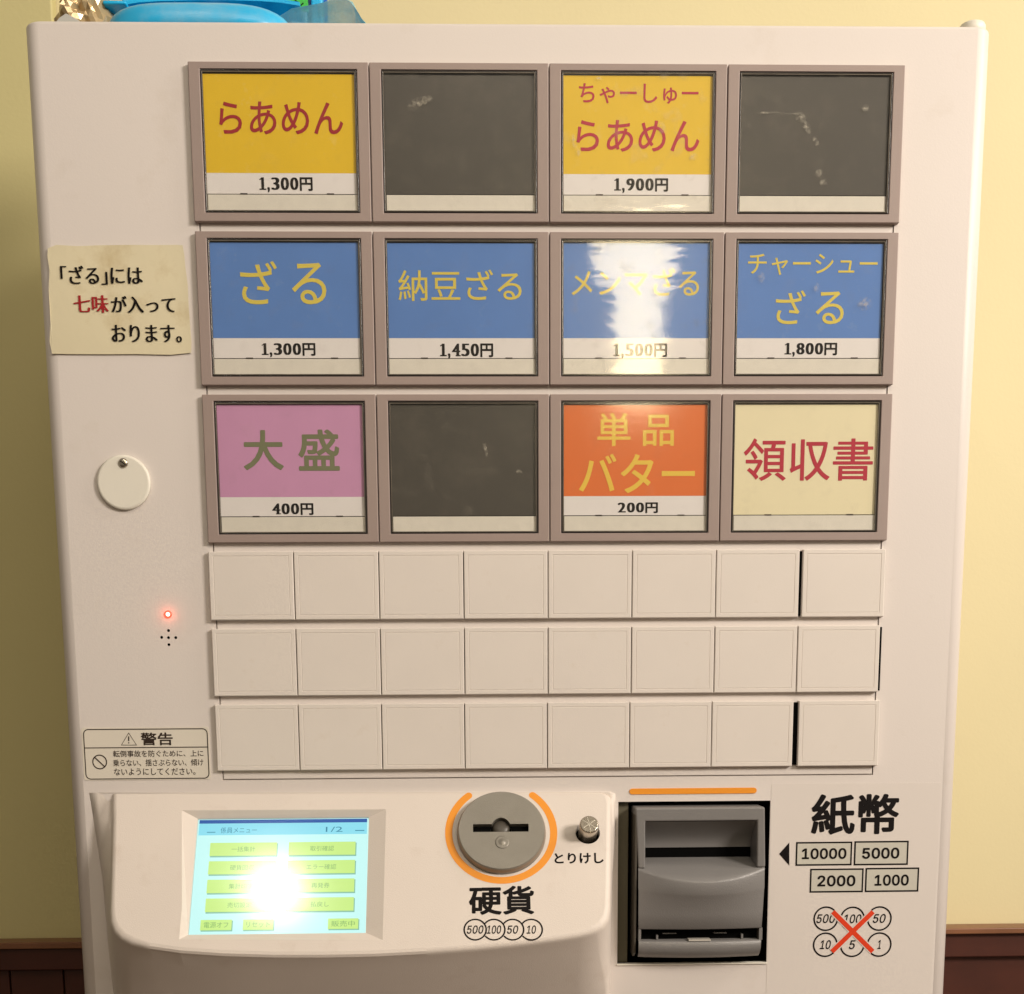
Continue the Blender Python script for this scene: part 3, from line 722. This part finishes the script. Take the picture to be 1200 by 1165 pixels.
# slot opening
qx0, qx1 = FP(554.3, 970, 0.0068)[0], FP(619.5, 970, 0.0068)[0]; qs0, qs1 = FP(588, 965.6, 0.0068)[1], FP(588, 974.8, 0.0068)[1]
b = bmesh.new(); loft(b, [[FW(x, s, o) for x, s in ((qx0,qs0),(qx1,qs0),(qx1,qs1),(qx0,qs1))] for o in (0.0022, 0.012)], True, True, True)
c1_ = obj('cutter', b, None)
hc = ((qx0+qx1)/2+0.0002, qs1-0.0008)
hp = [(hc[0]+0.0076*math.cos(t), hc[1]-0.0105*math.sin(t)) for t in [math.pi*i/14 for i in range(15)]]
b = bmesh.new(); loft(b, [[FW(x, s, o) for x, s in hp] for o in (0.0016, 0.012)], True, True, True)
c2_ = obj('cutter', b, None)
boolean(cp, [c1_, c2_])
cp.data.materials.clear(); cp.data.materials.append(M['coin']); cp.data.materials.append(M['black'])
for p in cp.data.polygons:
    o_ = (p.center-FO).dot(FN); p.use_smooth = False; p.material_index = 0
    if -0.0005 < o_ < 0.0062 and abs(p.normal.dot(FN)) > 0.9 and (p.center-cen).length < rx*0.8: p.material_index = 1
    elif 0.0007 < o_ and abs(p.normal.dot(FN)) < 0.2 and (p.center-(cen+FN*0.005)).length > rx*0.9: p.use_smooth = True
# grey round recess bulge, small dimple
b = bmesh.new()
lathe(b, FW(hc[0], hc[1]-0.0040, 0), FN, VX, [(0.0062,0.0008),(0.0060,0.0030),(0.0046,0.0042),(0.002,0.0047)], 28); obj('coin_guide', b, M['greydark'], cp, smooth=True)
dq = FP(588.5, 987, 0.0068); b = bmesh.new()
lathe(b, FW(dq[0], dq[1], 0.0066), FN, VX, [(0.0052,0),(0.0047,0.0007),(0.0036,0.0003),(0.0022,0.0006),(0.001,0.0012)], 28); obj('dimple', b, M['coin'], cp, smooth=True)
# orange ring mark on the console, open at the top
rc_ = FP(587.4, 975.5); ro = (FP(653, 975)[0]-FP(521.5, 975)[0])/2; ri = (FP(644.5, 975)[0]-FP(530, 975)[0])/2
rm = (ro+ri)/2; wdt = ro-ri
arcp = [(rc_[0]+rm*math.sin(t), rc_[1]-rm*math.cos(t)) for t in [R(38)+(R(322)-R(38))*i/70 for i in range(71)]]
V, Fc = strip(arcp, wdt)
for endp in (arcp[0], arcp[-1]):
    k = len(V); V += [(endp[0]+wdt/2*math.cos(2*math.pi*i/16), endp[1]+wdt/2*math.sin(2*math.pi*i/16)) for i in range(16)]; Fc.append(tuple(range(k, k+16)))
me = bpy.data.meshes.new('orange_ring'); me.from_pydata([FW(x, s, 0.00012 + (0.00003 if i >= 142 else 0)) for i, (x, s) in enumerate(V)], [], Fc); link('orange_ring', me, M['orange_ink'], mach)
for t_, px_, o_ in (('硬貨', (549.5,626,1038.3,1072), 0.026), ('とりけし', (649.8,707.3,999.6,1012.2), 0.030)):
    text_face(t_, px_, 0.00015, M['ink'], mach, o_)
for k, (txt, cxp, hw) in enumerate((('500',556.9,9.8),('100',578.8,8.6),('50',600.8,6.6),('10',622.6,5.6))):
    c = FP(cxp, 1089.5); rad = FP(cxp+12.9, 1089.5)[0]-c[0]
    pts = [(c[0]+rad*math.cos(t*math.pi/24), c[1]-rad*math.sin(t*math.pi/24)) for t in range(48)]
    if k > 0: # hidden behind the coin mark on its left
        pc = FP((556.9,578.8,600.8,622.6)[k-1], 1089.5)
        keep = [p for p in (pts[24+i-48] for i in range(48)) if math.hypot(p[0]-pc[0], p[1]-pc[1]) > rad]
        st = [p for p in pts if math.hypot(p[0]-pc[0], p[1]-pc[1]) > rad]
        idx = [i for i, p in enumerate(pts) if math.hypot(p[0]-pc[0], p[1]-pc[1]) > rad]
        br = [j for j in range(len(idx)) if idx[j] - idx[j-1] not in (1, -47)]
        if br: idx = idx[br[0]:] + idx[:br[0]]
        V, Fc = strip([pts[i] for i in idx], 0.0011)
    else: V, Fc = strip(pts, 0.0011, True)
    ring = put('coin_mark', V, Fc, None, M['ink'], mach, lambda x, s, e: FW(x, s, 0.00015))
    text_face(txt, (cxp-hw, cxp+hw, 1084.6, 1094.4), 0.00015, M['ink'], ring, 0.012, 0.22)
# cancel button
b = bmesh.new()
lathe(b, FW(*cb, 0), FN, VX, [(0.0068,-0.009),(0.0068,0.0125),(0.0066,0.0138),(0.0060,0.0142)], 40)
cbn = obj('cancel_button', b, M['steel'], mach, label='small round metal cancel button')
for p in cbn.data.polygons: p.use_smooth = len(p.vertices) == 4
b = bmesh.new(); lathe(b, FW(*cb, 0), FN, VX, [(0.0088,-0.009),(0.0088,-0.0085)], 32); obj('button_well', b, M['black'], cbn)
b = bmesh.new()
for a in (35, -35, 80):
    d = VX*math.cos(R(a)) + FS*math.sin(R(a)); u = FN.cross(d)
    c_ = FW(*cb, 0.01425); prism(b, [c_-d*0.0055-u*0.0002, c_+d*0.0055-u*0.0002, c_+d*0.0055+u*0.0002, c_-d*0.0055+u*0.0002], FN*0.00015)
obj('painted_glints', b, mat('glint_steel', (0.8,0.76,0.66,1), 0.3, metal=0.8), cbn)  # crossed light reflections on the cap, painted as pale bars

# ================================================================== BILL UNIT
Yf = -0.012
bu = boxo('bill_slot_unit', ox0+0.0004, P(737, 1000, BODY).x, BODY+0.006, BODY+0.044, oz0+0.0005, oz1-0.0005, mat('olive_grey_plastic', (0.13,0.115,0.075,1), 0.5), mach, label='grey bill acceptor standing proud of its dark opening')
def X(px, y=1000, Y=Yf): return P(px, y, Y).x
def Z(py, Y=Yf, px=820): return P(px, py, Y).z
zt, zb = Z(946.5), Z(1018)
def quadprism(name, pts, y0, y1, m, bevel=0.001):
    b = bmesh.new(); prism(b, [Vector((x, y0, z)) for x, z in pts], VY*(y1-y0)); return obj(name, b, m, bu, bevel=bevel, seg=3)
xa, xb = X(744.5, 946), X(748, 1018); xc, xd = X(896.5, 946), X(897, 1018)
ia, ic = X(756), X(886.5)
quadprism('unit_hood', [(xa, zt), (xc, zt), (xd, zb+0.0005), (ic+0.0005, zb+0.0005), (ic, Z(962.4)), (ia, Z(962.4)), (ia+0.0003, zb+0.0005), (xb, zb+0.0005)], Yf, 0.03, M['grey'], 0.0013)
b = bmesh.new(); prof = []
zs0 = Z(962); 
for i in range(11):
    t = i/10; prof.append((Yf+0.0010 + 0.020*math.sin(t*math.pi/2)**0.9, zs0 - 0.0005 - 0.0212*t))
for i in range(10):
    pass
vs = [[b.verts.new((x_, y_, z_)) for x_ in (ia-0.0005, ic+0.0008)] for y_, z_ in prof]
for p_, q_ in zip(vs, vs[1:]): b.faces.new((p_[0], p_[1], q_[1], q_[0]))
obj('throat', b, M['grey'], bu, smooth=True)
zslot = prof[-1][1]
boxo('bill_opening', ia-0.001, ic+0.001, Yf+0.0225, 0.03, zslot-0.009, zslot+0.004, M['black'], bu)
# tongue with bowed front edge
def bow(u): return 1-(2*u-1)**2
nu = 24
def row(zc_end, zc_mid, y_end, y_mid, xl, xr):
    return [Vector((xl+(xr-xl)*i/nu, y_end+(y_mid-y_end)*bow(i/nu), zc_end+(zc_mid-zc_end)*bow(i/nu))) for i in range(nu+1)]
x0_, x1_ = X(748,1020), X(896,1020)
zsl = zslot-0.0072
rows = [row(zsl, zsl, Yf+0.024, Yf+0.024, x0_, x1_), row(zsl-0.0022, zsl-0.003, Yf+0.015, Yf+0.013, x0_, x1_),
        row(Z(1017), Z(1026), Yf+0.0006, Yf-0.0075, x0_, x1_), row(Z(1018.5), Z(1030.5), Yf, Yf-0.0105, x0_, x1_), row(Z(1020.5), Z(1033), Yf-0.0002, Yf-0.0110, x0_, x1_)]
rows2 = [row(Z(1040), Z(1046), Yf-0.0010, Yf-0.0108, x0_, x1_), row(Z(1043), Z(1048), Yf-0.0010, Yf-0.0100, x0_+0.0002, x1_-0.0002),
         row(Z(1070), Z(1070), Yf+0.0002, Yf-0.0050, x0_+0.0004, x1_-0.0006), row(Z(1087.5), Z(1087.5), Yf+0.0005, Yf-0.0035, x0_+0.0006, x1_-0.0010),
         row(Z(1088.5), Z(1088.5), Yf+0.0012, Yf-0.0025, x0_+0.0006, x1_-0.0010), row(Z(1088.7), Z(1088.7), Yf+0.03, Yf+0.03, x0_+0.0006, x1_-0.0010)]
b = bmesh.new(); loft(b, rows+rows2, False)
obj('unit_front', b, M['grey'], bu, smooth=True)
yb0 = Yf+0.0005
low = [row(Z(1102.3), Z(1102.3), Yf+0.03, Yf+0.03, x0_+0.0008, x1_-0.0012), row(Z(1102.3), Z(1102.3), Yf+0.0015, Yf-0.0020, x0_+0.0008, x1_-0.0012), row(Z(1103.5), Z(1103.5), Yf+0.0005, Yf-0.0032, x0_+0.0008, x1_-0.0012),
       row(Z(1112), Z(1113), Yf+0.0008, Yf-0.0028, x0_+0.0008, x1_-0.0012), row(Z(1118), Z(1119), Yf+0.0030, Yf-0.0005, x0_+0.001, x1_-0.0014), row(Z(1123), Z(1124), Yf+0.0075, Yf+0.0050, x0_+0.001, x1_-0.0014), row(Z(1125), Z(1126), Yf+0.0300, Yf+0.0300, x0_+0.001, x1_-0.0014)]
b = bmesh.new(); loft(b, low, False); obj('unit_base', b, M['grey'], bu, smooth=True)
# slot cheeks, dark interior and the little guide details
boxo('coin_return_opening', x0_+0.001, x1_-0.001, Yf+0.008, Yf+0.030, Z(1104), Z(1087), M['black'], bu)
for a, c_ in ((748.5, 751.5), (890, 893.8)):
    boxo('slot_side', X(a,1095), X(c_,1095), Yf+0.0012, Yf+0.02, Z(1102.6), Z(1088.4), M['grey'], bu)
boxo('slot_tab', X(806.5,1100), X(832,1100), Yf-0.003, Yf+0.004, Z(1101.9), Z(1100.2), mat('pale_tab', (0.55,0.52,0.47,1), 0.35), bu)
for a in (770, 870): boxo('slot_guide', X(a,1096), X(a+2.2,1096), Yf+0.004, Yf+0.009, Z(1101.5), Z(1096.5), M['grey'], bu)
for a, c_ in ((778,794), (838,853)): boxo('slot_guide', X(a,1094), X(c_,1094), Yf+0.005, Yf+0.009, Z(1095.6), Z(1094.6), M['grey'], bu)
# side walls of the unit
pr = [(0.03, zt)] + [(Yf+0.0008, zt-0.0006), (Yf+0.0004, Z(1018)), (Yf+0.0008, Z(1043)), (Yf+0.0022, Z(1088)), (Yf+0.0026, Z(1104)), (Yf+0.005, Z(1118)), (Yf+0.012, Z(1123.5)), (0.03, Z(1124))]
for xx0, xx1 in ((xa+0.0003, xa+0.0016), (xc-0.0022, xc-0.0008)):
    pts = [Vector((xx0 + (x0_-xa+0.0004)*min(1,max(0,(zt-z)/(zt-zb)))*(1 if xx0 < 0.3 else 0), y, z)) for y, z in pr]
    b = bmesh.new(); prism(b, pts, VX*(xx1-xx0)); obj('unit_side', b, M['greydark'], bu)
# pale metal lip under the opening
boxo('opening_lip', ox0-0.0006, ox1+0.0004, BODY-0.0012, BODY+0.004, oz0-0.0009, oz0+0.0003, M['tag'], bu, bevel=0.0003)

# ================================================================== PAPER NOTICE
note_pts = [(56,291),(66,287),(90,288.5),(118,287.5),(150,287),(185,287.2),(207,287),(214,287.5),(216,300),(217,312),(220,335),(221,360),(223,385),(224.3,400),(224,413.5),(200,415.8),(160,415),(120,415.2),(80,415),(61,414.5),(58,400),(59.5,370),(57,340),(58,318),(55.5,300)]
NY = BODY-0.0012
b = bmesh.new()
fv = [b.verts.new(P(x, y, NY)) for x, y in note_pts]; fc = b.faces.new(fv)
bmesh.ops.triangulate(b, faces=[fc]); bmesh.ops.subdivide_edges(b, edges=b.edges[:], cuts=2, use_grid_fill=True)
bmesh.ops.triangulate(b, faces=b.faces[:])
for v in b.verts:
    # slightly lifted corners and edges
    pc = P(140, 350, NY); dx = abs(v.co.x-pc.x)/0.048; dz = abs(v.co.z-pc.z)/0.038
    pass
note = obj('paper_notice', b, M['paper'], None)
sm = note.modifiers.new('s', 'SOLIDIFY'); sm.thickness = 0.0003; sm.offset = 1
tag(note, 'creased yellowed paper notice taped to the cream front left of the blue buttons', 'notice')
NT = NY-0.0006
for txt, px_, m_ in (('「ざる」', (70.7,126,311.5,333.5), 'ink'), ('には', (129.3,167.3,313.5,332.5), 'ink'), ('七味', (86,127.3,346,366.5), 't_red'), ('が入って', (130,206,347,366.5), 'ink'), ('おります。', (130.7,213,380.7,401), 'ink')):
    text_front(txt, px_, NT, M[m_], note, style='mincho')

# ================================================================== THINGS ON TOP OF THE MACHINE
top = BT + 0.0003
def at_top(px, py, Y): return P(px, py, Y)
cyan = mat('cyan_plastic', (0.01, 0.50, 0.95, 1), 0.25, noise=0.1, scale=40); cyan2 = mat('deep_blue_plastic', (0.005, 0.12, 0.50, 1), 0.3, noise=0.1)
pale = mat('pale_blue_plastic', (0.03, 0.50, 0.90, 1), 0.30, noise=0.12, scale=14, dirt=((0.42, 0.60, 0.70, 1), 9, 0.40, 0.62, 0.6))
bk = thing('plastic_basket', (0,0,0), 'bright blue plastic basket resting on top of the cream machine', 'basket')
Yb = 0.10
bx0, bx1 = P(128, 10, Yb).x, P(425, 10, Yb).x
# rounded pale bowl-like front bulge
c0b, c1b = P(134, 27, Yb).x, P(425, 27, Yb).x
def bulge(x0, x1, zb, h, y0, y1, m, name, parent, p=3.2, n=28):
    b = bmesh.new(); rings = []
    for j in range(n+1):
        t = j/n; ph = math.pi/2*t
        r = math.cos(ph)**(2/p); zc = zb + h*math.sin(ph)**(2/p)
        ring = []
        for i in range(40):
            a = 2*math.pi*i/40; ca, sa = math.cos(a), math.sin(a)
            ring.append(Vector(((x0+x1)/2 + (x1-x0)/2*r*math.copysign(abs(ca)**(2/p), ca), (y0+y1)/2 + (y1-y0)/2*r*math.copysign(abs(sa)**(2/p), sa), zc)))
        rings.append(ring)
    loft(b, rings, True, True, False); return obj(name, b, m, parent, smooth=True)
bulge(P(129, 27, 0.05).x, P(350, 20, 0.05).x, top, P(250, 6, 0.028).z-top, 0.008, 0.115, pale, 'basket_bowl', bk, 3.6)
# slatted blue rim above and behind
zr = top + 0.0125
xL, xR = P(135, 8, 0.13).x, P(402, 8, 0.13).x
boxo('basket_wall', xL+0.012, xR-0.012, 0.13, 0.136, top+0.002, top+0.11, cyan2, bk)
for k in range(10):
    xx = xL+0.008 + k*0.0155
    boxo('basket_slat', xx, xx+0.0085+0.002*(k % 3), 0.118, 0.1295, top+0.004, top+0.105, cyan if k % 4 else pale, bk, bevel=0.0015)
ba = [P(x, y, 0.09) for x, y in ((146,7),(165,4),(190,2.5),(230,1.5),(270,1.5),(305,2.5),(330,4.5),(352,8))]
b = bmesh.new(); loft(b, [[p+Vector((0,-0.004,0.0012)), p+Vector((0,-0.004,-0.0012)), p+Vector((0,0.02,-0.0012)), p+Vector((0,0.02,0.0012))] for p in ba], True, True, True)
obj('basket_lid_edge', b, cyan, bk)
boxo('basket_rim', P(122,5,0.06).x, P(150,5,0.06).x, 0.055, 0.10, P(130,9,0.06).z, P(130,4,0.06).z, cyan, bk, bevel=0.0015)
boxo('basket_rim', P(160,5,0.115).x, xR-0.05, 0.108, 0.1175, P(130,5,0.11).z+0.002, P(130,5,0.11).z+0.006, cyan, bk, bevel=0.0012)
# green label with marks
gl = mat('green_label', (0.05, 0.52, 0.07, 1), 0.5)
gp = [P(x, y, 0.095) for x, y in ((316,-6),(360,-6),(362,14),(338,11),(315,7))]
b = bmesh.new(); prism(b, gp, VY*0.001); lb = obj('green_label', b, gl, bk)
text_front('ペシ', (326,356,0,10), 0.0948, M['ink'], lb, 0.01)
# sagging translucent bag over the right half
bagm = translucent('translucent_white_film', (0.22, 0.60, 0.76, 1), 0.85, 0.3, bump=0.6, bscale=45, var=0.15)
b = bmesh.new(); prv = [(318,27),(326,17),(345,8),(375,2),(400,-6),(413,0),(416,10),(425,20),(431,27)]
rings = []
for j in range(9):
    t = j/8; yy = 0.055+0.06*t; lift = 1+0.10*math.sin(t*9)
    rings.append([Vector((P(x, 27, 0.055).x + 0.0015*math.sin(i*2.3+j), yy, top-0.001 + max(0, (P(x, y, 0.055).z-top))*lift)) for i, (x, y) in enumerate(prv)])
loft(b, rings, False); bag = obj('bag_sheet', b, bagm, bk, smooth=True)
# crumpled brown bag
b = bmesh.new(); bmesh.ops.create_icosphere(b, subdivisions=4, radius=1)
cx_, cy_ = P(100, 20, 0.07).x, 0.075
from mathutils import noise as MN
for v in b.verts:
    q = v.co.copy(); n1 = MN.noise(q*2.0+Vector((3,1,5))); n2 = abs(MN.noise(q*4.5)); n3 = abs(MN.noise(q*9+Vector((7,7,7))))
    r_ = 1.05 + 0.20*n1 - 0.36*n2 - 0.05*n3
    v.co = Vector((cx_ + q.x*0.0215*r_, cy_ + q.y*0.03*r_, P(100, 12, 0.075).z + q.z*0.026*r_ - 0.012))
    v.co.z = max(v.co.z, top+0.0002)
cb_ = obj('crumpled_bag', b, mat('brown_glossy_film', (0.62, 0.46, 0.25, 1), 0.16, metal=0.3, noise=0.2, scale=40, spec=0.9), None, smooth=False)
tag(cb_, 'crumpled shiny brown plastic bag on the machine top left of the blue basket', 'plastic bag')
# folded white paper corner
b = bmesh.new()
pp = [P(x, y, 0.03) for x, y in ((62,30),(69,21),(77,15.5),(86,20),(99,28.5))]
for p in pp: p.z = max(p.z, top)
prism(b, pp, Vector((0.004, 0.02, 0.0003)))
pc = obj('folded_paper', b, mat('bluish_white_paper', (0.50, 0.50, 0.47, 1), 0.6), None, bevel=0.0003)
tag(pc, 'small folded white paper peeking over the top left edge of the machine', 'paper')

# ================================================================== LAMPS SEEN ONLY AS REFLECTIONS
lm = bpy.data.materials.new('glowing_shade'); lm.use_nodes = True
lb_ = lm.node_tree.nodes['Principled BSDF']; lb_.inputs['Emission Color'].default_value = (1, 0.82, 0.50, 1); lb_.inputs['Emission Strength'].default_value = 18
lamp = thing('pendant_lamp', (0,0,0), 'glowing pendant lamp mirrored in the clear cover of the blue button, third of its row', 'lamp')
lc = Vector((0.588, -2.39, 0.53)); mpx = 3.44/1500
b = bmesh.new(); lathe(b, lc, VZ, VX, [(0.060,-0.10-0.14),(0.058,0.0),(0.062,0.012),(0.074,0.035),(0.114,0.125),(0.118,0.135)], 32)
obj('lamp_shade', b, lm, lamp, smooth=True)
b = bmesh.new(); lathe(b, lc, VZ, VX, [(0.004,0.155),(0.004,1.0)], 8); obj('lamp_cord', b, M['ink'], lamp)
# round ceiling lamp that blows out on the tilted screen
dl = bpy.data.materials.new('downlight_glow'); dl.use_nodes = True
d_ = dl.node_tree.nodes['Principled BSDF']; d_.inputs['Emission Color'].default_value = (1, 0.93, 0.82, 1); d_.inputs['Emission Strength'].default_value = 70
sp = FW(*FP(322, 1042, SREC), SREC); dd = (sp-CP).normalized(); dr = dd - FN*(2*dd.dot(FN))
dc = sp + dr*1.9
dlo = thing('ceiling_downlight', (0,0,0), 'round ceiling downlight mirrored as the white glare on the touch screen', 'lamp')
b = bmesh.new(); lathe(b, dc, -dr, dr.orthogonal().normalized(), [(0.042,-0.02),(0.042,0.0),(0.036,0.002)], 32); obj('bulb', b, dl, dlo)
